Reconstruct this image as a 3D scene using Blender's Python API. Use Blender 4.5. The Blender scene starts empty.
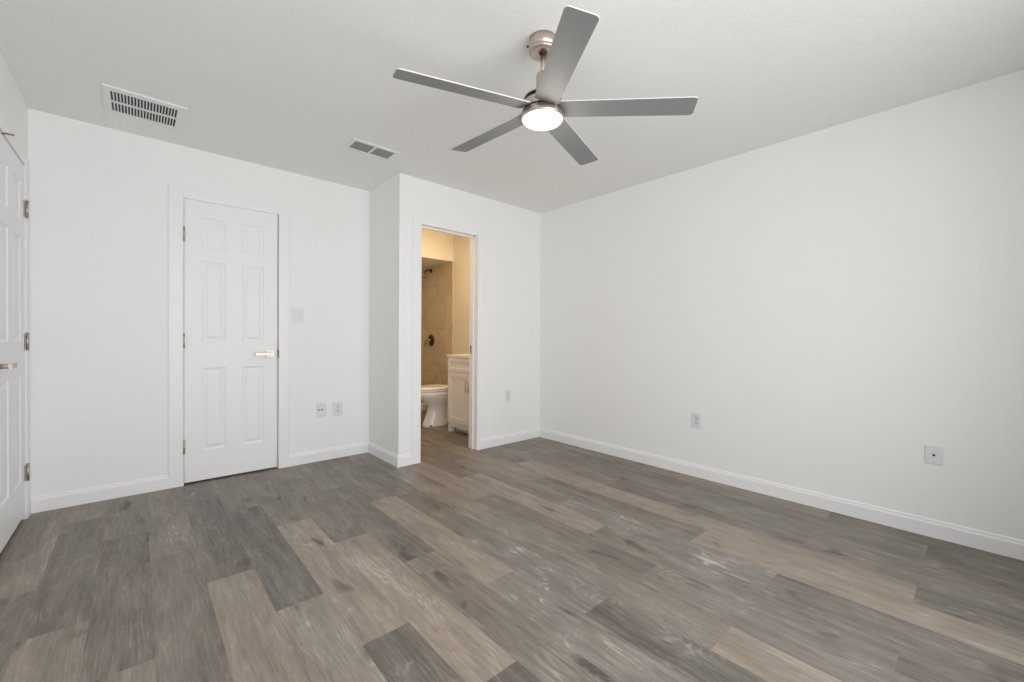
import bpy, bmesh, math, random
from mathutils import Vector, Matrix

# ------------------------------------------------------------------ camera
sc = bpy.context.scene
C = sc.collection
H = 2.44
XR, YB, YL, XS, XL = 3.289, 3.2245, 3.827, 1.6186, -0.4903
YR = -0.7                      # rear wall, behind the camera
yaw, pit, rol, CAMH = 0.7286, -0.0096, 0.0076, 1.0901
fw = Vector((math.sin(yaw)*math.cos(pit), math.cos(yaw)*math.cos(pit), math.sin(pit)))
r0 = Vector((math.cos(yaw), -math.sin(yaw), 0)); u0 = r0.cross(fw)
rr = r0*math.cos(rol) + u0*math.sin(rol); uu = u0*math.cos(rol) - r0*math.sin(rol)
cd = bpy.data.cameras.new('camera'); cam = bpy.data.objects.new('camera', cd); C.objects.link(cam)
cd.sensor_fit = 'HORIZONTAL'; cd.sensor_width = 36; cd.lens = 419.4538/1024*36; cd.clip_start = .02
M = Matrix((rr, uu, -fw)).transposed().to_4x4(); M.translation = (0, 0, CAMH)
cam.matrix_world = M
sc.camera = cam

# ------------------------------------------------------------------ light and exposure
sc.view_settings.view_transform = 'Standard'; sc.view_settings.look = 'None'
sc.view_settings.gamma = 1; sc.view_settings.use_curve_mapping = False
sc.view_settings.exposure = -0.62
w = bpy.data.worlds.new('world'); sc.world = w; w.use_nodes = True
w.node_tree.nodes['Background'].inputs[0].default_value = (.9, .95, 1, 1)
w.node_tree.nodes['Background'].inputs[1].default_value = 0.3
sc.cycles.max_bounces = 14; sc.cycles.diffuse_bounces = 10; sc.cycles.glossy_bounces = 4
sc.cycles.sample_clamp_indirect = 6
FILL_WIN = (-0.4, 2.35, 0.05, 2.25)     # added unseen opening in the rear wall, sized to light the room: x0,x1,z0,z1
def area_light(name, loc, direction, sx, sy, power, col, spread=180):
    l = bpy.data.lights.new(name, 'AREA'); l.shape = 'RECTANGLE'; l.size = sx; l.size_y = sy
    l.energy = power; l.color = col; l.spread = math.radians(spread)
    o = bpy.data.objects.new(name, l); C.objects.link(o); o.location = loc
    o.rotation_euler = Vector(direction).to_track_quat('-Z', 'Y').to_euler()
    return o
area_light('daylight_fill', ((FILL_WIN[0]+FILL_WIN[1])/2, YR-.02, (FILL_WIN[2]+FILL_WIN[3])/2), (0, 1, .08), FILL_WIN[1]-FILL_WIN[0]-.1, FILL_WIN[3]-FILL_WIN[2]-.1, 79, (.96, .985, 1), 152)  # area lamp filling the added opening, aimed and narrowed to even the tones
XW = 3.15                         # right wall of the bathroom
area_light('vanity_lamp', (XW-.16, 3.72, 2.06), (-.5, .55, -.45), .10, .5, 10, (1, .72, .44))
area_light('bathroom_fill', (2.25, 4.05, H-.07), (0, 0, -1), .26, .26, 11, (1, .72, .44))  # added fill for the vanity front, toilet and tile; no such lamp seen

# ------------------------------------------------------------------ helpers
def lin(c): c /= 255; return c/12.92 if c <= .04045 else ((c+.055)/1.055)**2.4
def rgb(r, g, b): return (lin(r), lin(g), lin(b), 1)
def mat(name, col, rough=.5, metal=0, spec=.5):
    m = bpy.data.materials.new(name); m.use_nodes = True
    b = m.node_tree.nodes['Principled BSDF']
    b.inputs['Base Color'].default_value = col; b.inputs['Roughness'].default_value = rough
    b.inputs['Metallic'].default_value = metal; b.inputs['Specular IOR Level'].default_value = spec
    return m
def nd(m, t, **kw):
    n = m.node_tree.nodes.new(t)
    for k, v in kw.items(): setattr(n, k, v)
    return n
def lk(m, a, b): m.node_tree.links.new(a, b)
def bsdf(m): return m.node_tree.nodes['Principled BSDF']
def bumpy(m, scale, dist, detail=3, strength=.5):
    tc = nd(m, 'ShaderNodeTexCoord'); n = nd(m, 'ShaderNodeTexNoise')
    n.inputs['Scale'].default_value = scale; n.inputs['Detail'].default_value = detail
    bp = nd(m, 'ShaderNodeBump'); bp.inputs['Distance'].default_value = dist; bp.inputs['Strength'].default_value = strength
    lk(m, tc.outputs['Object'], n.inputs['Vector']); lk(m, n.outputs['Fac'], bp.inputs['Height']); lk(m, bp.outputs['Normal'], bsdf(m).inputs['Normal'])
    return m
PAINT = bumpy(mat('wall_paint', (.90, .90, .895, 1), .55, 0, .2), 120, .0012, 3, .35)
CEIL = bumpy(mat('ceiling_paint', (.87, .865, .85, 1), .8, 0, .1), 60, .003, 4, .7)
TRIM = bumpy(mat('trim_paint', (.90, .90, .905, 1), .35, 0, .4), 200, .0005, 2, .2)
DOORM = bumpy(mat('door_paint', (.90, .90, .905, 1), .4, 0, .4), 150, .0005, 2, .2)
def brushed(name, col, rough):
    m = mat(name, col, rough, 1)
    tc = nd(m, 'ShaderNodeTexCoord'); mp = nd(m, 'ShaderNodeMapping'); mp.inputs['Scale'].default_value = (8, 8, 400)
    n = nd(m, 'ShaderNodeTexNoise'); n.inputs['Scale'].default_value = 2
    mr = nd(m, 'ShaderNodeMapRange'); mr.inputs[3].default_value = rough-.08; mr.inputs[4].default_value = rough+.1
    lk(m, tc.outputs['Object'], mp.inputs[0]); lk(m, mp.outputs[0], n.inputs['Vector']); lk(m, n.outputs['Fac'], mr.inputs[0]); lk(m, mr.outputs[0], bsdf(m).inputs['Roughness'])
    return m
NICKEL = brushed('brushed_nickel', rgb(205, 192, 180), .33)
SATIN = brushed('satin_nickel_hardware', rgb(200, 190, 180), .42)
BLADE = brushed('silver_blade_finish', rgb(142, 142, 142), .5); bsdf(BLADE).inputs['Metallic'].default_value = .1; bsdf(BLADE).inputs['Specular IOR Level'].default_value = .3
BLADE_EDGE = bumpy(mat('pale_blade_edge', (.78, .78, .78, 1), .4), 60, .0003)
DARK = bumpy(mat('dark_gap', rgb(35, 33, 31), .6), 60, .0005)
VENTDARK = bumpy(mat('duct_interior', rgb(62, 66, 64), .8), 60, .0005)
LOUVER = bumpy(mat('grey_louver_metal', rgb(172, 177, 174), .5), 60, .0003)
VENTW = bumpy(mat('white_vent_metal', (.83, .83, .82, 1), .4), 80, .0003)
PLATE = bumpy(mat('plastic_plate', (.78, .78, .80, 1), .35), 80, .0002)
PLATEIN = bumpy(mat('plastic_insert', (.68, .68, .69, 1), .35), 80, .0002)
PORC = bumpy(mat('porcelain', (.86, .85, .84, 1), .12), 30, .0002)
CAB = bumpy(mat('white_cabinet_paint', (.84, .83, .84, 1), .4), 120, .0003)
BATHP = bumpy(mat('bathroom_paint', (.78, .735, .63, 1), .55), 90, .002)
QUARTZ = bumpy(mat('pale_stone_top', (.82, .80, .75, 1), .25), 60, .0002)
BRONZE = brushed('dark_bronze', rgb(92, 80, 68), .4)
HOOK = brushed('tan_metal', rgb(150, 132, 114), .5)
def lampmat():
    m = mat('lit_diffuser', (.9, .9, .88, 1), .4)
    b = bsdf(m); b.inputs['Emission Color'].default_value = (1, .95, .88, 1); b.inputs['Emission Strength'].default_value = 3.2
    bumpy(m, 50, .0002); return m
LAMP = lampmat()
def tilemat():
    m = mat('marble_tile', rgb(200, 190, 172), .22)
    tc = nd(m, 'ShaderNodeTexCoord'); n = nd(m, 'ShaderNodeTexNoise'); n.inputs['Scale'].default_value = 2.6
    n.inputs['Detail'].default_value = 8; n.inputs['Distortion'].default_value = .7
    cr = nd(m, 'ShaderNodeValToRGB'); e = cr.color_ramp.elements
    e[0].position = .3; e[0].color = rgb(205, 190, 166); e[1].position = .75; e[1].color = rgb(200, 186, 162)
    k = cr.color_ramp.elements.new(.5); k.color = rgb(193, 179, 155)
    k = cr.color_ramp.elements.new(.56); k.color = rgb(206, 192, 168)
    mp = nd(m, 'ShaderNodeMapping'); mp.inputs['Rotation'].default_value = (0, math.radians(90), 0)
    sep = nd(m, 'ShaderNodeSeparateXYZ'); cmb = nd(m, 'ShaderNodeCombineXYZ')
    br = nd(m, 'ShaderNodeTexBrick'); br.inputs['Scale'].default_value = 1
    br.inputs['Brick Width'].default_value = 1.2; br.inputs['Row Height'].default_value = .6; br.inputs['Mortar Size'].default_value = .003
    br.inputs['Mortar'].default_value = rgb(176, 162, 140)
    lk(m, tc.outputs['Object'], sep.inputs[0]); lk(m, sep.outputs['Y'], cmb.inputs['X']); lk(m, sep.outputs['Z'], cmb.inputs['Y'])
    lk(m, cmb.outputs[0], br.inputs['Vector']); lk(m, tc.outputs['Object'], n.inputs['Vector']); lk(m, n.outputs['Fac'], cr.inputs[0])
    lk(m, cr.outputs[0], br.inputs['Color1']); lk(m, cr.outputs[0], br.inputs['Color2']); lk(m, br.outputs['Color'], bsdf(m).inputs['Base Color'])
    return m
TILE = tilemat()

class MB:
    def __init__(s): s.bm = bmesh.new(); s.smooth = []
    def box(s, x0, x1, y0, y1, z0, z1, bev=0):
        r = bmesh.ops.create_cube(s.bm, size=1)
        for v in r['verts']:
            v.co = Vector((x0 + (v.co.x+.5)*(x1-x0), y0 + (v.co.y+.5)*(y1-y0), z0 + (v.co.z+.5)*(z1-z0)))
        if bev:
            es = list({e for v in r['verts'] for e in v.link_edges})
            bmesh.ops.bevel(s.bm, geom=es, offset=bev, segments=2, affect='EDGES', profile=.5)
        return s
    def prism(s, prof, a, b):
        """profile points (u,v) placed by a(u,v) at one end and b(u,v) at the other"""
        A = [s.bm.verts.new(a(*q)) for q in prof]; B = [s.bm.verts.new(b(*q)) for q in prof]
        n = len(prof)
        for i in range(n): s.bm.faces.new((A[i], A[(i+1) % n], B[(i+1) % n], B[i]))
        s.bm.faces.new(A); s.bm.faces.new(B[::-1]); return s
    def loft(s, rings, cap=True, smooth=True):
        R = [[s.bm.verts.new(q) for q in r] for r in rings]; n = len(R[0])
        for a, b in zip(R, R[1:]):
            for i in range(n):
                f = s.bm.faces.new((a[i], a[(i+1) % n], b[(i+1) % n], b[i])); f.smooth = smooth
        if cap: s.bm.faces.new(R[0]); s.bm.faces.new(R[-1][::-1])
        return s
    def lathe(s, prof, o=(0, 0, 0), axis='Z', n=40, smooth=True, cap=True):
        o = Vector(o); rings = []
        for r, h in prof:
            ring = []
            for i in range(n):
                a = 2*math.pi*i/n; c, d = r*math.cos(a), r*math.sin(a)
                q = {'Z': (c, d, h), 'X': (h, c, d), 'Y': (d, h, c)}[axis]
                ring.append(o + Vector(q))
            rings.append(ring)
        return s.loft(rings, cap, smooth)
    def tube(s, pts, r, n=12):
        pts = [Vector(q) for q in pts]; rings = []
        up = Vector((0, 0, 1))
        for i, q in enumerate(pts):
            t = (pts[min(i+1, len(pts)-1)] - pts[max(i-1, 0)]).normalized()
            a = t.cross(up)
            if a.length < 1e-3: a = t.cross(Vector((1, 0, 0)))
            a.normalize(); b = a.cross(t)
            rings.append([q + a*r*math.cos(2*math.pi*k/n) + b*r*math.sin(2*math.pi*k/n) for k in range(n)])
        return s.loft(rings)
    def build(s, name, m, parent=None, fix=True):
        if fix: bmesh.ops.recalc_face_normals(s.bm, faces=s.bm.faces[:])
        me = bpy.data.meshes.new(name); s.bm.to_mesh(me); s.bm.free()
        for k in (m if isinstance(m, list) else [m]): me.materials.append(k)
        o = bpy.data.objects.new(name, me); C.objects.link(o)
        if parent: o.parent = parent
        for f in me.polygons:
            pass
        return o
def tag(o, label, cat, group=None, kind=None):
    o['label'] = label; o['category'] = cat
    if group: o['group'] = group
    if kind: o['kind'] = kind
    return o
def empty(name, loc=(0, 0, 0)):
    o = bpy.data.objects.new(name, None); C.objects.link(o); o.location = loc; o.empty_display_size = .1
    return o
def struct(o, label, cat): return tag(o, label, cat, kind='structure')

# ------------------------------------------------------------------ floor of vinyl planks
W0, PW, PL = .225, .1815, 1.22
OFF = {'A': .22, 'B': 1.03, 'C': .62}
CLS = {-4: 'A', -1: 'A', 2: 'A', 5: 'A', 9: 'A', 12: 'A', 15: 'A', -3: 'B', 0: 'B', 3: 'B', 6: 'B', 8: 'B', 11: 'B', 14: 'B',
       -2: 'C', 1: 'C', 4: 'C', 7: 'C', 10: 'C', 13: 'C', 16: 'C', -5: 'C'}
# tone of each plank: (column, n of its near end) -> (lightness 0..1, warmth 0..1, knots/cathedral 0..1)
T = {(-4, 2): (.62, .7, .3), (-4, 1): (.36, .5, .3), (-3, 1): (.30, .5, .4), (-3, 0): (.66, .7, .3), (-2, 2): (.45, .5, .2), (-2, 1): (.30, .55, .3),
     (-2, 0): (.68, .75, .2), (-1, 2): (.50, .5, .6), (-1, 1): (.42, .5, .3), (0, 1): (.22, .35, .6), (0, 2): (.3, .3, .3), (0, 0): (.68, .85, .2),
     (1, 1): (.16, .25, .5), (1, 2): (.40, .4, .2), (1, 0): (.72, .75, .4), (2, 1): (.76, .9, .4), (2, 2): (.36, .45, .3), (2, 0): (.14, .3, .7),
     (3, 0): (.78, .85, .4), (3, 1): (.36, .5, .4), (3, 2): (.5, .5, .2), (3, -1): (.12, .3, .7), (4, 1): (.30, .45, .6), (4, 0): (.42, .45, .5), (4, 2): (.4, .4, .3),
     (5, 1): (.70, .8, .3), (5, 2): (.32, .45, .3), (5, 0): (.50, .15, 1), (6, 0): (.42, .05, 1), (6, 1): (.30, .5, .5), (6, -1): (.12, .25, .8), (6, 2): (.4, .5, .2),
     (7, 0): (.44, .35, .4), (7, 1): (.52, .65, .3), (7, -1): (.76, .8, .2), (8, 0): (.32, .6, .3), (8, 1): (.62, .7, .2), (8, -1): (.40, .3, .6), (8, 2): (.4, .5, .2),
     (9, 1): (.70, .8, .3), (9, 2): (.22, .6, .4), (9, 0): (.38, .4, .6), (10, 0): (.42, .08, .8), (10, 1): (.40, .6, .3), (10, -1): (.30, .3, .6),
     (11, 0): (.30, .65, .3), (11, 1): (.50, .6, .3), (11, -1): (.72, .8, .3), (12, 0): (.72, .85, .2), (12, 1): (.64, .75, .3), (12, 2): (.24, .5, .3), (12, -1): (.28, .15, .5),
     (13, 0): (.28, .3, .4), (13, 1): (.42, .4, .3), (13, -1): (.46, .2, .5), (14, 0): (.38, .15, .5), (14, 1): (.36, .35, .3), (14, -1): (.34, .2, .5),
     (15, 1): (.28, .45, .3), (15, 0): (.36, .3, .4), (15, 2): (.45, .6, .2), (16, 0): (.56, .8, .2), (16, -1): (.26, .35, .3), (16, 1): (.45, .5, .2)}
def floormat():
    m = mat('vinyl_plank', (.3, .27, .24, 1), .45, 0, .35)
    at = nd(m, 'ShaderNodeAttribute', attribute_name='plank'); sp = nd(m, 'ShaderNodeSeparateColor'); lk(m, at.outputs['Color'], sp.inputs[0])
    at2 = nd(m, 'ShaderNodeAttribute', attribute_name='plank_offset')
    tc = nd(m, 'ShaderNodeTexCoord'); add = nd(m, 'ShaderNodeVectorMath', operation='ADD')
    sc7 = nd(m, 'ShaderNodeVectorMath', operation='SCALE'); sc7.inputs['Scale'].default_value = 37
    lk(m, at2.outputs['Color'], sc7.inputs[0]); lk(m, tc.outputs['Object'], add.inputs[0]); lk(m, sc7.outputs[0], add.inputs[1])
    def noise(scale, detail, dist, rough=.6):
        mp = nd(m, 'ShaderNodeMapping'); mp.inputs['Scale'].default_value = scale; lk(m, add.outputs[0], mp.inputs[0])
        n = nd(m, 'ShaderNodeTexNoise'); n.inputs['Scale'].default_value = 1; n.inputs['Detail'].default_value = detail
        n.inputs['Distortion'].default_value = dist; n.inputs['Roughness'].default_value = rough
        lk(m, mp.outputs[0], n.inputs['Vector']); return n
    def math_(op, a, b=None, c=None):
        n = nd(m, 'ShaderNodeMath', operation=op)
        for i, q in enumerate((a, b, c)):
            if q is None: continue
            if hasattr(q, 'links'): lk(m, q, n.inputs[i])
            else: n.inputs[i].default_value = q
        return n.outputs[0]
    broad = noise((10, 1.4, 1), 4, .9).outputs['Fac']         # soft long streaks
    blot = noise((6, 3.0, 1), 5, 1.4).outputs['Fac']
    fine = noise((170, 11, 1), 4, .5, .75).outputs['Fac']      # pores
    # cathedral figure: contour lines of a stretched noise field
    fld = noise((7, 1.3, 1), 1.5, .3, .5).outputs['Fac']
    ring = math_('SINE', math_('MULTIPLY', fld, 150))
    ringl = math_('MULTIPLY', math_('POWER', math_('ADD', math_('MULTIPLY', ring, .5), .5), 3), math_('SMOOTH_MIN', math_('MULTIPLY', math_('SUBTRACT', blot, .50), 6), 1, .2))
    ringl = math_('MAXIMUM', ringl, 0)
    # lightness
    streak = noise((52, 3.0, 1), 6, 1.2, .72).outputs['Fac']
    knot = noise((9, 3.2, 1), 1.5, .6).outputs['Fac']
    t = math_('MULTIPLY_ADD', sp.outputs[0], .66, .13)
    t = math_('ADD', t, math_('MULTIPLY', math_('SUBTRACT', broad, .5), .75))
    t = math_('ADD', t, math_('MULTIPLY', math_('SUBTRACT', blot, .5), .30))
    t = math_('ADD', t, math_('MULTIPLY', math_('SUBTRACT', streak, .5), .8))
    t = math_('ADD', t, math_('MULTIPLY', math_('SUBTRACT', fine, .5), .60))
    t = math_('ADD', t, math_('MULTIPLY', math_('MULTIPLY', ringl, sp.outputs[2]), .60))
    t = math_('SUBTRACT', t, math_('MULTIPLY', math_('MAXIMUM', math_('SUBTRACT', knot, .66), 0), 3.6))
    def ramp(cols):
        cr = nd(m, 'ShaderNodeValToRGB'); e = cr.color_ramp.elements
        e[0].position = cols[0][0]; e[0].color = rgb(*cols[0][1]); e[1].position = cols[-1][0]; e[1].color = rgb(*cols[-1][1])
        for q, c in cols[1:-1]: k = e.new(q); k.color = rgb(*c)
        lk(m, t, cr.inputs[0]); return cr.outputs[0]
    cool = ramp([(0, (92, 86, 82)), (.4, (131, 125, 118)), (.75, (157, 151, 144)), (1, (192, 188, 181))])
    warm = ramp([(0, (92, 82, 76)), (.4, (134, 122, 112)), (.75, (164, 151, 137)), (1, (190, 179, 166))])
    mx = nd(m, 'ShaderNodeMix', data_type='RGBA'); hue = noise((8, 1.6, 1), 2, .8).outputs['Fac']; wf = nd(m, 'ShaderNodeClamp'); lk(m, math_('ADD', sp.outputs[1], math_('MULTIPLY', math_('SUBTRACT', hue, .5), 1.6)), wf.inputs[0]); lk(m, wf.outputs[0], mx.inputs[0]); lk(m, cool, mx.inputs[6]); lk(m, warm, mx.inputs[7])
    lk(m, mx.outputs[2], bsdf(m).inputs['Base Color'])
    bp = nd(m, 'ShaderNodeBump'); bp.inputs['Distance'].default_value = .0006; bp.inputs['Strength'].default_value = .4
    lk(m, fine, bp.inputs['Height']); lk(m, bp.outputs['Normal'], bsdf(m).inputs['Normal'])
    return m
FLOORM = floormat()
def build_floor():
    rnd = random.Random(4)
    bm = bmesh.new(); lc = bm.loops.layers.float_color.new('plank'); lo = bm.loops.layers.float_color.new('plank_offset')
    X0, X1, Y0, Y1 = XL-.7, XR+.1, YR-.15, 6.1
    def quad(x0, x1, y0, y1, z, col, off):
        f = bm.faces.new([bm.verts.new(q) for q in ((x0, y0, z), (x1, y0, z), (x1, y1, z), (x0, y1, z))])
        for l in f.loops: l[lc] = (*col, 1); l[lo] = (*off, 1)
    r = bmesh.ops.create_cube(bm, size=1)
    for v in r['verts']: v.co = Vector((X0+(v.co.x+.5)*(X1-X0), Y0+(v.co.y+.5)*(Y1-Y0), -.1 + (v.co.z+.5)*.0985))
    for f in bm.faces:
        for l in f.loops: l[lc] = (-.1, .3, 0, 1); l[lo] = (0, 0, 0, 1)
    g = .0002
    for c in range(-8, 18):
        x0 = max(W0+c*PW, X0)+g; x1 = min(W0+(c+1)*PW, X1)-g
        if x1 <= x0: continue
        o = OFF[CLS.get(c, 'ABC'[c % 3])]
        for n in range(-3, 6):
            e = lambda k: o+k*PL-(.042 if (o < .3 and k == 0) else 0)
            y0 = max(e(n), Y0)+g; y1 = min(e(n+1), Y1)-g
            if y1 <= y0: continue
            col = T.get((c, n)) or (rnd.uniform(.2, .65), rnd.uniform(.2, .8), rnd.uniform(.1, .7))
            quad(x0, x1, y0, y1, 0, col, (rnd.random(), rnd.random(), rnd.random()))
    me = bpy.data.meshes.new('floor'); bm.to_mesh(me); bm.free(); me.materials.append(FLOORM)
    o = bpy.data.objects.new('floor', me); C.objects.link(o)
    struct(o, 'grey brown wood look plank floor running through bedroom and bathroom', 'floor')
build_floor()

# ------------------------------------------------------------------ room shell
WT = .12
D1 = (.246, .8575, 2.072)          # closet door opening on the back wall
D2 = (2.98, 3.725, 2.068)          # door opening on the left wall
BD = (1.8155, 2.4305, 2.060)       # bathroom doorway
c = MB().box(XL-.7, XR+.12, YR-.15, 6.1, H, H+.1).build('ceiling', CEIL)
struct(c, 'white lightly textured flat ceiling with fan and two vents', 'ceiling')
o = MB().box(XL-WT, D1[0], YL, YL+WT, 0, H).box(D1[1], XS+.02, YL, YL+WT, 0, H).box(D1[0], D1[1], YL, YL+WT, D1[2], H).build('wall_back', PAINT)
struct(o, 'white back wall around the closed six panel closet door', 'wall')
o = MB().box(XS, XS+.10, YB+WT, YL+WT, 0, H).build('wall_side', PAINT)
struct(o, 'short white return wall where the bathroom juts into the bedroom', 'wall')
o = MB().box(XS, BD[0], YB, YB+WT, 0, H).box(BD[1], XR, YB, YB+WT, 0, H).box(BD[0], BD[1], YB, YB+WT, BD[2], H).build('wall_bathroom', PAINT)
struct(o, 'white wall around the open bathroom doorway', 'wall')
o = MB().box(XR, XR+WT, YR-.15, YB+WT, 0, H).build('wall_right', PAINT)
struct(o, 'long blank white right hand wall with two low outlet plates', 'wall')
o = MB().box(XL-WT, XL, D2[1], YL, 0, H).box(XL-WT, XL, YR, D2[0], 0, H).box(XL-WT, XL, D2[0], D2[1], D2[2], H).build('wall_left', PAINT)
struct(o, 'white left hand wall around the closed door at the picture edge', 'wall')
o = MB().box(XL-WT, FILL_WIN[0], YR-WT, YR, 0, H).box(FILL_WIN[1], XR, YR-WT, YR, 0, H).box(FILL_WIN[0], FILL_WIN[1], YR-WT, YR, FILL_WIN[3], H).box(FILL_WIN[0], FILL_WIN[1], YR-WT, YR, 0, FILL_WIN[2]).build('wall_rear', PAINT)
struct(o, 'white wall behind the camera around the wide opening added for light', 'wall')
f = MB()
for a, b, z0, z1 in ((FILL_WIN[0], FILL_WIN[0]+.05, FILL_WIN[2], FILL_WIN[3]), (FILL_WIN[1]-.05, FILL_WIN[1], FILL_WIN[2], FILL_WIN[3]), (FILL_WIN[0], FILL_WIN[1], FILL_WIN[2], FILL_WIN[2]+.05), (FILL_WIN[0], FILL_WIN[1], FILL_WIN[3]-.05, FILL_WIN[3]), (1.37, 1.43, FILL_WIN[2], FILL_WIN[3])):
    f.box(a, b, YR-.10, YR-.05, z0, z1)
o = f.build('added_window_1', TRIM); struct(o, 'white frame of the wide opening added behind the camera for light', 'window')
# outer shell of the closet, hall and bathroom
o = MB().box(XL-.7, XS+.1, 4.6, 4.7, 0, H).build('wall_closet', PAINT); struct(o, 'white wall inside the closet behind the closed door', 'wall')
o = MB().box(XL-.7, XL-.6, YR-.15, 4.7, 0, H).build('wall_hall', PAINT); struct(o, 'white hall wall behind the left hand door', 'wall')
SY, SZ = 4.72, 2.093               # shower front plane, soffit underside
o = MB().box(XW, XW+.139, YB+WT, 6.1, 0, H).build('wall_bathroom_right', BATHP); struct(o, 'warmly lit cream bathroom wall above the vanity', 'wall')
o = MB().box(XS, XS+.10, YL+WT, 6.1, 0, H).build('wall_bathroom_left', BATHP); struct(o, 'cream bathroom wall left of the doorway', 'wall')
o = MB().box(XS, XW, 5.75, 5.85, 0, H).build('wall_shower_back', TILE); struct(o, 'marble tiled back wall of the shower', 'wall')
o = MB().box(XW-.011, XW, SY, 5.75, 0, SZ).build('wall_shower_tile', TILE); struct(o, 'beige marble tile panel on the shower wall under the soffit', 'tile wall')
o = MB().box(XS+.1, XW, SY, 5.75, SZ, H).build('trim_1', BATHP); struct(o, 'cream soffit boxed in above the shower', 'soffit')

# baseboards: profile (distance from wall, height)
BP = [(0, 0), (.013, 0), (.013, .074), (.009, .081), (.0075, .092), (.004, .097), (0, .097)]
def base(name, runs, label):
    m = MB()
    for (x0, y0, x1, y1, nx, ny) in runs:
        m.prism(BP, lambda u, v: (x0+nx*u, y0+ny*u, v), lambda u, v: (x1+nx*u, y1+ny*u, v))
    struct(m.build(name, TRIM), label, 'baseboard')
base('baseboard_back', [(XL+.008, YL, D1[0], YL, 0, -1), (D1[1], YL, XS, YL, 0, -1)], 'white baseboard along the back wall beside the closet door')
base('baseboard_side', [(XS, YB-.0125, XS, YL-.013, -1, 0)], 'white baseboard on the short return wall')
base('baseboard_bathroom', [(XS-.0125, YB, BD[0], YB, 0, -1), (2.462, YB, XR, YB, 0, -1)], 'white baseboard on the wall beside the bathroom doorway')
base('baseboard_right', [(XR, YR, XR, YB-.013, -1, 0)], 'long white baseboard along the right hand wall')

# casings
def casing_prof(w_): return [(0, 0), (0, .010), (.01, .013), (w_-.008, .0135), (w_, .006), (w_, 0)]
m = MB()
m.prism(casing_prof(.088), lambda u, v: (D1[0]-u, YL-v, .097), lambda u, v: (D1[0]-u, YL-v, D1[2]+.078))
m.prism(casing_prof(.082), lambda u, v: (D1[1]+u, YL-v, .097), lambda u, v: (D1[1]+u, YL-v, D1[2]+.06))
m.prism(casing_prof(.07), lambda u, v: (D1[0], YL-v*.5, D1[2]+u), lambda u, v: (D1[1], YL-v*.5, D1[2]+u))
m.box(D1[0]-.003, D1[0], YL-.002, YL+WT, 0, D1[2]).box(D1[1], D1[1]+.003, YL-.002, YL+WT, 0, D1[2])
m.box(D1[0], D1[1], YL+.045, YL+.06, D1[2]-.02, D1[2]).box(D1[1]-.012, D1[1], YL+.045, YL+.06, 0, D1[2])
m.box(D1[1]-.004, D1[1]-.0002, YL+.0055, YL+.06, 0, D1[2]).box(D1[0], D1[1], YL+.011, YL+.06, D1[2]-.0055, D1[2]-.0002).box(D1[0], D1[0]+.0033, YL+.012, YL+.06, 0, D1[2])
m.box(D1[0]-.088, D1[0], YL-.0134, YL-.0005, 0, .0975).box(D1[1], D1[1]+.082, YL-.0134, YL-.0005, 0, .0975)
struct(m.build('trim_2', TRIM), 'flat white casing around the closet door', 'door trim')
m = MB()
m.prism(casing_prof(.083), lambda u, v: (BD[0]-u, YB-v*.95, .097), lambda u, v: (BD[0]-u, YB-v*.95, BD[2]+.045))
m.prism([(0, 0), (0, .013), (.004, .016), (.026, .016), (.031, .012), (.031, 0)], lambda u, v: (BD[1]+.0005+u, YB-v, 0), lambda u, v: (BD[1]+.0005+u, YB-v, BD[2]+.02))
m.box(BD[0]-.083, BD[0], YB-.0132, YB, 0, .097)
m.box(BD[0]-.001, BD[0]+.004, YB-.012, YB+WT+.004, 0, BD[2]).box(BD[1]-.004, BD[1]+.001, YB-.012, YB+WT+.004, 0, BD[2])
m.box(BD[0], BD[1], YB-.006, YB+WT+.004, BD[2]-.004, BD[2]+.002)
m.box(BD[1]-.014, BD[1]-.004, YB+.05, YB+.075, 0, BD[2]-.004).box(BD[0]+.004, BD[1]-.004, YB+.05, YB+.075, BD[2]-.018, BD[2]-.004)
t3 = m.build('trim_3', TRIM); struct(t3, 'white jamb and casing of the open bathroom doorway', 'door trim')
MB().box(BD[1]-.0065, BD[1]-.0042, YB+.078, YB+.103, .925, 1.005).build('strike_plate', BRONZE, t3)
m = MB()
m.prism(casing_prof(.098), lambda u, v: (XL+v*.55, D2[1]+u, 0), lambda u, v: (XL+v*.55, D2[1]+u, D2[2]+.05))
m.prism(casing_prof(.06), lambda u, v: (XL+v*.3, D2[0], D2[2]+u), lambda u, v: (XL+v*.3, D2[1], D2[2]+u))
m.box(XL-WT, XL-.05, D2[1]-.012, D2[1], 0, D2[2])
struct(m.build('trim_4', TRIM), 'narrow white casing between left hand door and room corner', 'door trim')

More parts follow.
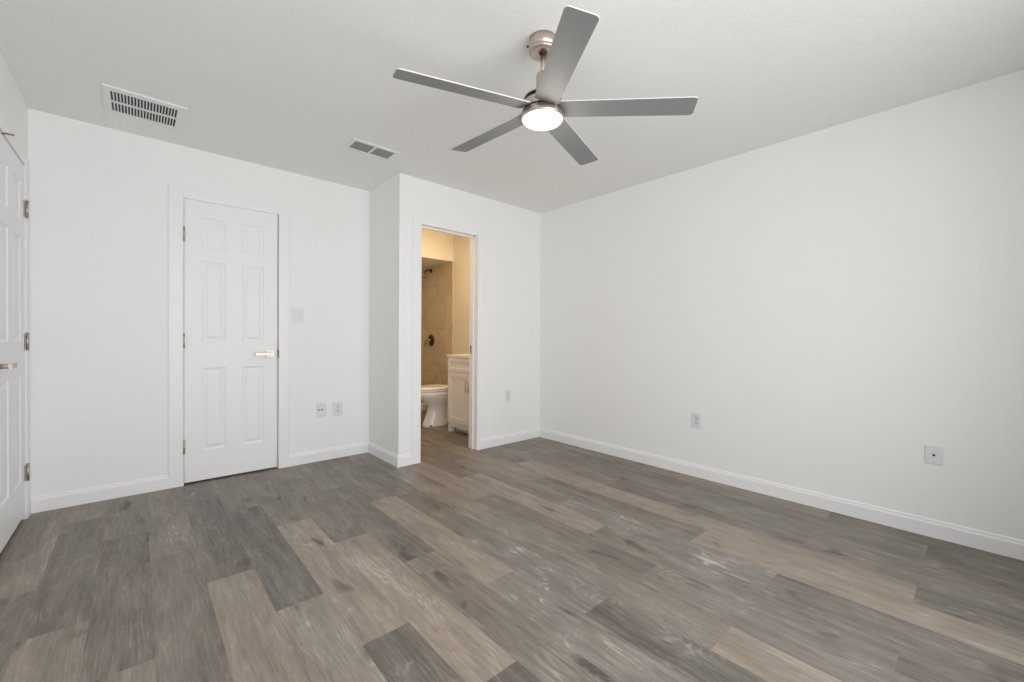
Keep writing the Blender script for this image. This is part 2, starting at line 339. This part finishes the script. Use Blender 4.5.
# ------------------------------------------------------------------ six panel doors
def panel_door(name, W_, Z0, Z1, us, vs, place, m):
    """front face with six raised panels; us / vs: panel edges; place(u, v, d) -> world, d is depth behind the face"""
    bm = bmesh.new(); TH = .035
    U = [0] + us + [W_]; V = [Z0] + vs + [Z1]
    def q(pts): bm.faces.new([bm.verts.new(place(*p)) for p in pts])
    for i in range(len(U)-1):
        for j in range(len(V)-1):
            a, b, c0, d0 = U[i], U[i+1], V[j], V[j+1]
            if i % 2 == 1 and j % 2 == 1:
                rings = [(0, 0), (.004, .0055), (.014, .008), (.020, .008), (.036, .0025), (.040, .0018)]
                for (k0, e0), (k1, e1) in zip(rings, rings[1:]):
                    o_ = [(a+k0, c0+k0, e0), (b-k0, c0+k0, e0), (b-k0, d0-k0, e0), (a+k0, d0-k0, e0)]
                    n_ = [(a+k1, c0+k1, e1), (b-k1, c0+k1, e1), (b-k1, d0-k1, e1), (a+k1, d0-k1, e1)]
                    for s in range(4): q([o_[s], o_[(s+1) % 4], n_[(s+1) % 4], n_[s]])
                k, e = rings[-1]; q([(a+k, c0+k, e), (b-k, c0+k, e), (b-k, d0-k, e), (a+k, d0-k, e)])
            else: q([(a, c0, 0), (b, c0, 0), (b, d0, 0), (a, d0, 0)])
    q([(0, Z0, TH), (0, Z1, TH), (W_, Z1, TH), (W_, Z0, TH)])
    q([(0, Z0, 0), (0, Z1, 0), (0, Z1, TH), (0, Z0, TH)]); q([(W_, Z0, 0), (W_, Z0, TH), (W_, Z1, TH), (W_, Z1, 0)])
    q([(0, Z1, 0), (W_, Z1, 0), (W_, Z1, TH), (0, Z1, TH)]); q([(0, Z0, 0), (0, Z0, TH), (W_, Z0, TH), (W_, Z0, 0)])
    bmesh.ops.remove_doubles(bm, verts=bm.verts[:], dist=.00005)
    x = MB(); x.bm.free(); x.bm = bm
    return x.build(name, m)
VS = [.233, .843, 1.038, 1.632, 1.730, 1.948]
DF = YL+.004
d1 = panel_door('door_1', .6005, .014, 2.066, [.104, .2505, .3555, .504], VS, lambda u, v, d: (D1[0]+.0035+u, DF+d, v), DOORM)
struct(d1, 'closed white six panel closet door in the back wall', 'door')
def hinge(x, y, z, parent, leaf):
    MB_ = MB().tube([(x, y, z-.045), (x, y, z+.045)], .0068, 12)
    MB_.lathe([(.0035, .045), (.0078, .047), (.0078, .051), (.003, .054)], (x, y, z), n=10)
    MB_.lathe([(.003, -.054), (.0078, -.051), (.0078, -.047), (.0035, -.045)], (x, y, z), n=10)
    for k in (-.027, -.009, .009, .027): MB_.lathe([(.0072, k-.0006), (.0072, k+.0006)], (x, y, z), n=10)
    o = MB_.build('hinge', SATIN, parent); o['label'] = 'satin nickel hinge'
    if leaf: leaf(MB()).build('hinge_leaf', SATIN, o)
for z in (1.812, 1.045, .278):
    hinge(D1[0]+.0015, DF-.014, z, d1, lambda m, z=z: m.box(D1[0]-.0055, D1[0]+.0012, YL-.0142, YL+.003, z-.044, z+.044).box(D1[0]+.0018, D1[0]+.012, DF-.0016, DF+.003, z-.044, z+.044))
def lever(px, py, z, n, along, length, parent, rose_r=.031):
    """rose on the door at (px,py,z); n = outward normal, along = lever direction"""
    n = Vector(n); a = Vector(along); o = Vector((px, py, z)); u = Vector((0, 0, 1))
    ax = 'Y' if abs(n.y) > .5 else 'X'; s = n.y if ax == 'Y' else n.x
    rose = MB()
    for h in (1,):
        rose.prism([(-rose_r, -rose_r), (rose_r, -rose_r), (rose_r, rose_r), (-rose_r, rose_r)], lambda p, q: o+a*p+u*q, lambda p, q: o+n*.008+a*p*.94+u*q*.94)
    rose.lathe([(.012, 0), (.012, s*.042), (.010, s*.048)], o, ax, 20)
    r = rose.build('handle', SATIN, parent); r['label'] = 'satin nickel lever handle'
    lv = MB().prism([(-.0115, .040), (.0115, .040), (.0125, .044), (.0115, .053), (-.0115, .053), (-.0125, .044)], lambda p, q: o+u*p+n*q-a*.012, lambda p, q: o+u*p*.92+n*q+a*length)
    lv.build('lever', SATIN, r)
    return r
lever(.800, DF, .940, (0, -1, 0), (-1, 0, 0), .112, d1)
MB().box(D1[1]-.002, D1[1]+.001, YL-.0135, YL+.02, .905, .972).build('latch_strike', BRONZE, d1)

DX = XL-.003
d2 = panel_door('door_2', D2[1]-D2[0]-.006, .032, D2[2]-.008, [.108, .3, .408, .6], [.245, .85, 1.045, 1.632, 1.730, 1.945], lambda u, v, d: (DX-d, D2[1]-.003-u, v), DOORM)
struct(d2, 'closed white panel door at the left edge of the picture', 'door')
for z in (1.815, 1.042, .275):
    hinge(XL+.009, D2[1]-.002, z, d2, lambda m, z=z: m.box(XL-.001, XL+.0095, D2[1]+.002, D2[1]+.028, z-.045, z+.045).box(DX-.001, DX+.0025, D2[1]-.034, D2[1]-.004, z-.045, z+.045))
lever(DX, 3.055, .934, (1, 0, 0), (0, 1, 0), .092, d2)
hk = MB().box(-.5, XL+.036, 3.194, 3.206, 2.0655, 2.0720, .002).box(DX-.03, DX+.002, 3.194, 3.206, 2.0602, 2.067, .0008).build('door_hook', HOOK)
tag(hk, 'thin dark bronze metal bar sticking out over the left hand door', 'hook')

# ------------------------------------------------------------------ ceiling fan
def fan():
    tx, ty = .006, .0634                      # the fan hangs very slightly off plumb
    n = Vector((-tx, -ty, 1)).normalized()
    ctr = Vector((1.3695, 1.3411, 2.106))
    BC = Vector((1.374, 1.3435, 2.104))      # body axis
    top = BC
    root = empty('ceiling_fan', (top.x, top.y, H)); tag(root, 'brushed nickel five blade ceiling fan with a lit round lamp', 'ceiling fan')
    inv = Matrix.Translation((-top.x, -top.y, -H))
    R = Vector((0, 0, 1)).rotation_difference(n).to_matrix().to_4x4()
    place = inv @ Matrix.Translation(ctr) @ R          # fan frame: origin at blade plane, z up the rod
    body = inv @ Matrix.Translation(BC)
    def put(o, tilt=False):
        o.data.transform(place if tilt else body); return o
    can = MB().lathe([(.060, -.0005), (.0645, -.002), (.0645, -.044), (.061, -.046), (.061, -.049), (.0645, -.051), (.0635, -.060), (.058, -.063), (.018, -.064), (.016, -.056)], n=48).build('canopy', NICKEL, root)
    MB().lathe([(.005, 0), (.005, .006), (.003, .008)], (0, 0, -.03), 'X', 10).build('screw', BRONZE, can).location = (-.072*.75, .072*.66-.0, 0)
    put(MB().lathe([(.013, .335), (.022, .300), (.024, .280), (.017, .272), (.012, .268)], n=28).build('hanger_ball', BRONZE, root))
    put(MB().tube([(0, 0, .150), (0, 0, .300)], .0105, 20).build('downrod', NICKEL, root))
    bell = put(MB().lathe([(.020, .185), (.027, .178), (.030, .165), (.031, .118), (.036, .106), (.050, .094), (.070, .082), (.083, .072), (.0865, .066), (.083, .066)], n=48).build('motor_cover', NICKEL, root))
    put(MB().lathe([(.074, .045), (.074, .068)], n=48).build('shadow_gap', DARK, bell))
    put(MB().lathe([(.078, .054), (.085, .051), (.0875, .044), (.0885, .013), (.084, .0125)], n=48).build('motor_housing', NICKEL, root))
    put(MB().lathe([(.0905, .003), (.0905, .0125)], n=48).build('gap_shade_band', DARK, root))  # dark band stands in for the shade in the gap above the lamp ring
    ring = put(MB().lathe([(.090, .0045), (.0965, .002), (.0970, -.022), (.0945, -.027), (.091, -.027), (.090, -.020)], n=56).build('lamp_ring', NICKEL, root))
    put(MB().lathe([(.091, -.022), (.0905, -.028), (.086, -.033), (.070, -.0365), (.04, -.038), (.001, -.0385)], n=56).build('lamp_diffuser', LAMP, root))
    R1, R0, wt, wr, th0, ph = .654, .078, .112, .106, 5.3584, math.radians(-10)
    for k in range(5):
        # outline in (r, s): rounded tip corners, straight root
        out = []
        for cx, cy, a0 in ((R1-.016, wt/2-.016, 90), (R1-.016, -wt/2+.016, 0)):
            for i in range(7):
                a = math.radians(a0 - 15*i); out.append((cx+.016*math.cos(a), cy+.016*math.sin(a)))
        out += [(R0+.01, -wr/2), (R0, -wr/2+.02), (R0, wr/2-.02), (R0+.01, wr/2)]
        m = MB(); a = th0 - k*2*math.pi/5
        rot = Matrix.Translation((0, 0, .017)) @ Matrix.Rotation(a, 4, 'Z') @ Matrix.Rotation(.027, 4, 'Y') @ Matrix.Rotation(ph, 4, 'X')
        m.prism(out, lambda u, v: rot @ Vector((u, v, .0032)), lambda u, v: rot @ Vector((u, v, -.0032)))
        ri = rot.inverted()
        for f in m.bm.faces: f.material_index = 1 if all(abs((ri @ v.co).z+.0032) > 1e-4 for v in f.verts) or len(f.verts) == 4 else 0
        bmesh.ops.bevel(m.bm, geom=[e for e in m.bm.edges if abs((rot.inverted() @ e.verts[0].co).z-(rot.inverted() @ e.verts[1].co).z) < 1e-4], offset=.001, segments=1, affect='EDGES')
        b = put(m.build('blade', [BLADE, BLADE_EDGE], root), True)
    ld = bpy.data.lights.new('fan_lamp', 'POINT'); ld.energy = 2.5; ld.color = (1, .94, .86); ld.shadow_soft_size = .08
    lo = bpy.data.objects.new('fan_lamp', ld); C.objects.link(lo); lo.location = BC - Vector((0, 0, .14))
fan()

# ------------------------------------------------------------------ ceiling vents
def vent_supply():
    x0, x1, y0, y1 = -.143, .222, 3.168, 3.545
    root = empty('ceiling_vent', ((x0+x1)/2, (y0+y1)/2, H)); tag(root, 'larger white square ceiling grille with two rows of slots near the left wall', 'vent')
    cx, cy = (x0+x1)/2, (y0+y1)/2; a, b = (x1-x0)/2, (y1-y0)/2
    i0, i1, j0, j1 = -.115-cx, .181-cx, 3.216-cy, 3.498-cy
    fr = MB()
    for q in ((-a, a, -b, j0), (-a, a, j1, b), (-a, i0, j0, j1), (i1, a, j0, j1)): fr.box(q[0], q[1], q[2], q[3], -.010, -.0002)
    mid = (j0+j1)/2+.002
    fr.box(i0, i1, mid-.008, mid+.008, -.0095, -.0002)
    fr.build('frame', VENTW, root)
    MB().box(i0-.004, i1+.004, j0-.004, j1+.004, -.0022, -.0004).build('duct_opening', VENTDARK, root)
    N = 21; st = (i1-i0)/N
    for r0_, r1_ in ((j0, mid-.008), (mid+.008, j1)):
        m = MB()
        for k in range(N+1):
            xx = i0 + k*st
            m.prism([(-.0030, -.0096), (.0010, -.0096), (.0035, -.0026), (-.0005, -.0026)], lambda u, v: (min(max(xx+u, i0), i1), r0_, v), lambda u, v: (min(max(xx+u, i0), i1), r1_, v))
        m.build('louver_row', VENTW, root)
def vent_return():
    x0, x1, y0, y1 = 1.098, 1.438, 2.868, 3.052
    root = empty('ceiling_vent', ((x0+x1)/2, (y0+y1)/2, H)); tag(root, 'smaller grey louvred ceiling register with two panes above the closet side', 'vent')
    cx, cy = (x0+x1)/2, (y0+y1)/2; a, b = (x1-x0)/2, (y1-y0)/2
    i0, i1, j0, j1 = 1.122-cx, 1.412-cx, 2.890-cy, 3.028-cy
    fr = MB()
    for q in ((-a, a, -b, j0), (-a, a, j1, b), (-a, i0, j0, j1), (i1, a, j0, j1), (-.008, .008, j0, j1)): fr.box(q[0], q[1], q[2], q[3], -.007, -.0002)
    fr.build('frame', VENTW, root)
    MB().box(i0-.004, i1+.004, j0-.004, j1+.004, -.0020, -.0004).build('duct_opening', VENTDARK, root)
    for p0, p1 in ((i0, -.008), (.008, i1)):
        m = MB(); n = 7
        for k in range(n):
            yy = j0 + (k+.5)*(j1-j0)/n
            m.prism([(-.0075, -.0052), (-.0055, -.0062), (.0085, -.0042), (.0065, -.0032)], lambda u, v: (p0, yy+u, v), lambda u, v: (p1, yy+u, v))
        m.build('louver_panel', LOUVER, root)
vent_supply(); vent_return()

# ------------------------------------------------------------------ wall plates
def plate(name, pos, n, w_, h_, kind, label, cat, group=None):
    n = Vector(n); u = Vector((0, 0, 1)); a = u.cross(n); o = Vector(pos)
    P = lambda p, q, d: tuple(a*p + u*q + n*d)
    root = empty(name, pos); tag(root, label, cat, group)
    e = .004
    pr = [(-w_/2, -h_/2), (w_/2, -h_/2), (w_/2, h_/2), (-w_/2, h_/2)]
    m = MB(); m.loft([[P(p, q, .0003) for p, q in pr], [P(p, q, .004) for p, q in pr], [P(p*(1-2*e/w_), q*(1-2*e/h_), .0065) for p, q in pr]], smooth=False)
    m.build('cover_plate', PLATE, root)
    def blk(x0, x1, z0, z1, d0, d1):
        m = MB(); pp = [(x0, z0), (x1, z0), (x1, z1), (x0, z1)]
        m.prism(pp, lambda p, q: P(p, q, d0), lambda p, q: P(p, q, d1)); return m
    def disc(cx, cz, r, d0, d1, mt, nm):
        pp = [(cx+r*math.cos(t*math.pi/8), cz+r*math.sin(t*math.pi/8)) for t in range(16)]
        return MB().prism(pp, lambda p, q: P(p, q, d0), lambda p, q: P(p, q, d1)).build(nm, mt, root)
    if kind == 'switch':
        blk(-.017, .017, -.034, .034, .0060, .0072).build('switch_frame', PLATEIN, root)
        m = MB(); pp = [(-.0145, 0), (.0145, 0)]
        m.loft([[P(-.0145, -.031, .0072), P(.0145, -.031, .0072), P(.0145, .031, .0072), P(-.0145, .031, .0072)], [P(-.0145, -.031, .0080), P(.0145, -.031, .0080), P(.0145, .031, .0105), P(-.0145, .031, .0105)]], smooth=False)
        m.build('rocker', PLATE, root)
    elif kind == 'outlet':
        for s in (-1, 1):
            f = disc(0, s*.0195, .0165, .0060, .0080, PLATEIN, 'socket')
            mm = MB()
            for x0, x1 in ((-.0075, -.005), (.005, .0075)):
                pp = [(x0, s*.0195-.002), (x1, s*.0195-.002), (x1, s*.0195+.006), (x0, s*.0195+.006)]
                mm.prism(pp, lambda p, q: P(p, q, .0078), lambda p, q: P(p, q, .0083))
            mm.build('slots', DARK, f)
        disc(0, 0, .0035, .0060, .0072, SATIN, 'screw')
    elif kind == 'cable':
        disc(0, 0, .0085, .0060, .0085, PLATEIN, 'jack'); disc(0, 0, .0058, .0080, .0098, DARK, 'jack_hole')
        for s in (-1, 1): disc(0, s*.041, .003, .0060, .0070, SATIN, 'screw')
    elif kind == 'data':
        disc(-.020, .004, .0065, .0060, .0078, DARK, 'jack_hole'); disc(.006, .004, .0065, .0060, .0078, DARK, 'jack_hole')
        for s in (-1, 1): disc(0, s*.046, .003, .0060, .0070, SATIN, 'screw')
plate('light_switch', (1.0015, YL, 1.26), (0, -1, 0), .088, .120, 'switch', 'white rocker light switch at hand height right of the closet door', 'light switch')
plate('cable_plate', (1.1915, YL, .441), (0, -1, 0), .080, .124, 'data', 'white plate with two dark holes low on the back wall, left of an outlet', 'wall plate')
plate('wall_outlet', (1.334, YL, .439), (0, -1, 0), .078, .124, 'outlet', 'white outlet low on the back wall between cable plate and return wall', 'outlet')
plate('wall_outlet', (2.825, YB, .486), (0, -1, 0), .074, .120, 'outlet', 'white outlet on the wall right of the bathroom doorway', 'outlet')
plate('wall_outlet', (XR, 1.489, .443), (-1, 0, 0), .076, .120, 'outlet', 'white outlet low on the right hand wall, farther from the picture edge', 'outlet')
plate('cable_plate', (XR, .169, .455), (-1, 0, 0), .074, .106, 'cable', 'white plate with one dark jack low on the right hand wall', 'wall plate')

# ------------------------------------------------------------------ bathroom
def ell(cx, cy, z, rx, ry, n=40, front=None):
    """ring around (cx,cy); the -X half may be stretched to `front`"""
    out = []
    for i in range(n):
        a = 2*math.pi*i/n; c_, s_ = math.cos(a), math.sin(a)
        r = rx if c_ > 0 else (front or rx)
        out.append((cx+r*c_, cy+ry*s_, z))
    return out
def toilet():
    cy = 4.455; bx = 2.80
    root = empty('toilet', (bx, cy, 0)); tag(root, 'white toilet seen from its side behind the vanity', 'toilet')
    def E(x, z, rx, ry, fr): return [Vector(q) - Vector((bx, cy, 0)) for q in ell(x, cy, z, rx, ry, 40, fr)]
    b = MB().loft([E(2.77, 0, .17, .118, .225), E(2.77, .03, .17, .115, .220), E(2.775, .06, .165, .108, .210), E(2.78, .17, .155, .096, .170),
                   E(2.775, .24, .155, .100, .146), E(2.76, .29, .165, .135, .180), E(2.735, .34, .185, .172, .235), E(2.715, .385, .205, .184, .262), E(2.71, .425, .21, .188, .268), E(2.71, .435, .20, .178, .258)])
    bowl = b.build('bowl', PORC, root)
    MB().lathe([(.013, 0), (.013, .008), (.008, .016), (.001, .018)], (2.61-bx, -.092, .014), n=14).build('bolt_cap', BRONZE, bowl)
    MB().loft([E(2.71, .4365, .205, .188, .268), E(2.71, .440, .21, .192, .274), E(2.71, .452, .21, .192, .274), E(2.71, .4555, .205, .188, .268)]).build('seat', PORC, root)
    MB().loft([E(2.71, .457, .205, .186, .268), E(2.71, .462, .21, .192, .273), E(2.71, .474, .208, .190, .270), E(2.71, .483, .19, .170, .25), E(2.71, .486, .14, .12, .19)]).build('lid', PORC, root)
    t = MB().box(2.985-bx, XW-.012-bx, -.19, .13, .40, .735, .02).box(2.87-bx, 3.02-bx, -.10, .10, .25, .42, .02).build('tank', PORC, root)
    MB().box(2.977-bx, XW-.008-bx, -.197, .137, .736, .765, .008).build('tank_lid', PORC, root)
    MB().tube([(2.983-bx, -.15, .68), (2.972-bx, -.15, .68), (2.969-bx, -.10, .675)], .006, 8).build('flush_lever', SATIN, root)
toilet()
def vanity():
    x0, x1, y0, y1 = 2.672, XW-.002, YB+WT+.012, 4.085
    root = empty('vanity_cabinet', ((x0+x1)/2, (y0+y1)/2, 0)); tag(root, 'white shaker bathroom vanity with pale top beside the doorway', 'vanity')
    ox, oy = (x0+x1)/2, (y0+y1)/2
    m = MB()
    m.box(x0-ox, x1-ox, y0-oy, y1-oy, .068, .853)
    for a, b in ((y0, y0+.05), (y1-.05, y1)): m.box(x0-ox, x0+.05-ox, a-oy, b-oy, 0, .069)
    m.box(x0+.10-ox, x1-ox, y0+.01-oy, y1-.01-oy, 0, .069)
    m.build('body', CAB, root)
    MB().box(x0-.018-ox, x1-ox, y0-.004-oy, y1+.016-oy, .8535, .883, .003).build('countertop', QUARTZ, root)
    def shaker(name, a, b, z0, z1, rail):
        bm = MB(); F = x0-.0185-ox; Bk = x0-.0005-ox
        for (p, q, r, s) in ((a, b, z0, z0+rail), (a, b, z1-rail, z1), (a, a+rail, z0+rail, z1-rail), (b-rail, b, z0+rail, z1-rail)): bm.box(F, Bk, p-oy, q-oy, r, s)
        bm.box(F+.011, Bk, a+rail-oy, b-rail-oy, z0+rail, z1-rail)
        return bm.build(name, CAB, root)
    mid = (y0+y1)/2
    mid -= .06
    shaker('drawer_front', y0+.012, y1-.012, .70, .842, .035)
    for a, b, hy in ((y0+.012, mid-.002, mid-.035), (mid+.002, y1-.012, mid+.030)):
        d = shaker('door', a, b, .125, .69, .055)
        F = x0-.0185-ox
        h = MB().tube([(F-.028, hy-oy, .49), (F-.028, hy-oy, .61)], .005, 10).tube([(F, hy-oy, .505), (F-.028, hy-oy, .505)], .004, 8).tube([(F, hy-oy, .595), (F-.028, hy-oy, .595)], .004, 8).build('handle', SATIN, d)
        h['label'] = 'nickel bar handle'
vanity()
# shower
m = MB().box(XS+.1, XW-.011, SY, SY+.12, 0, .150)
cb = m.build('shower_curb', TILE); tag(cb, 'low tiled shower curb behind the toilet with pale stone cap', 'shower curb')
MB().box(XS+.1, XW-.011, SY-.012, SY+.132, .1505, .222, .004).build('cap', QUARTZ, cb)
def shower_head():
    y, z = 5.265, 2.03
    root = empty('wall_shower', (XW-.011, y, z)); tag(root, 'bronze shower head on a curved arm high on the tiled shower wall', 'shower')
    MB().lathe([(.028, -.0005), (.028, -.006), (.018, -.016), (.010, -.018)], (0, 0, 0), 'X', 24).build('flange', BRONZE, root)
    MB().tube([(-.01, 0, 0), (-.05, 0, .004), (-.075, 0, -.002), (-.095, 0, -.018), (-.105, 0, -.04)], .010, 12).build('arm', BRONZE, root)
    m = MB(); d = Vector((-.5, -.15, -.85)); q = d.to_track_quat('Z', 'Y').to_matrix()
    prof = [(.012, 0), (.017, .012), (.020, .025), (.040, .045), (.052, .062), (.054, .072), (.048, .074), (.02, .073)]
    m.loft([[Vector((-.104, 0, -.036)) + q @ Vector((r*math.cos(2*math.pi*i/28), r*math.sin(2*math.pi*i/28), h)) for i in range(28)] for r, h in prof])
    m.build('shower_head', SATIN, root)
shower_head()
def shower_valve():
    y, z = 5.254, 1.031
    root = empty('shower_valve', (XW-.011, y, z)); tag(root, 'round bronze shower valve with lever at mid height on the tiled wall', 'shower valve')
    MB().lathe([(.082, -.0005), (.082, -.005), (.074, -.012), (.03, -.015)], (0, 0, 0), 'X', 36).build('escutcheon', BRONZE, root)
    MB().lathe([(.026, -.014), (.025, -.055), (.020, -.062)], (0, 0, 0), 'X', 24).build('hub', SATIN, root)
    MB().tube([(-.045, 0, 0), (-.085, 0, -.003), (-.098, 0, -.02), (-.100, 0, -.085)], .007, 10).build('lever', BRONZE, root)
shower_valve()
def vanity_light():
    root = empty('vanity_light', (XW, 3.72, 2.12)); tag(root, 'warm bar lamp on the bathroom wall above the vanity', 'lamp')
    MB().box(-.025, -.0005, -.28, .28, -.04, .04, .005).build('back_plate', SATIN, root)
    MB().box(-.15, -.024, -.28, .28, .012, .034, .004).build('lamp_bar', SATIN, root)
vanity_light()
def bath_fill_rim():  # unseen rim, added to go with the ceiling fill
    root = empty('bathroom_fill_rim', (2.25, 4.05, H)); tag(root, 'small round white rim around the added bathroom ceiling fill light', 'lamp')
    MB().lathe([(.15, -.0005), (.16, -.010), (.16, -.045), (.150, -.05), (.148, -.02)], n=32, cap=False).build('rim', TRIM, root)
bath_fill_rim()
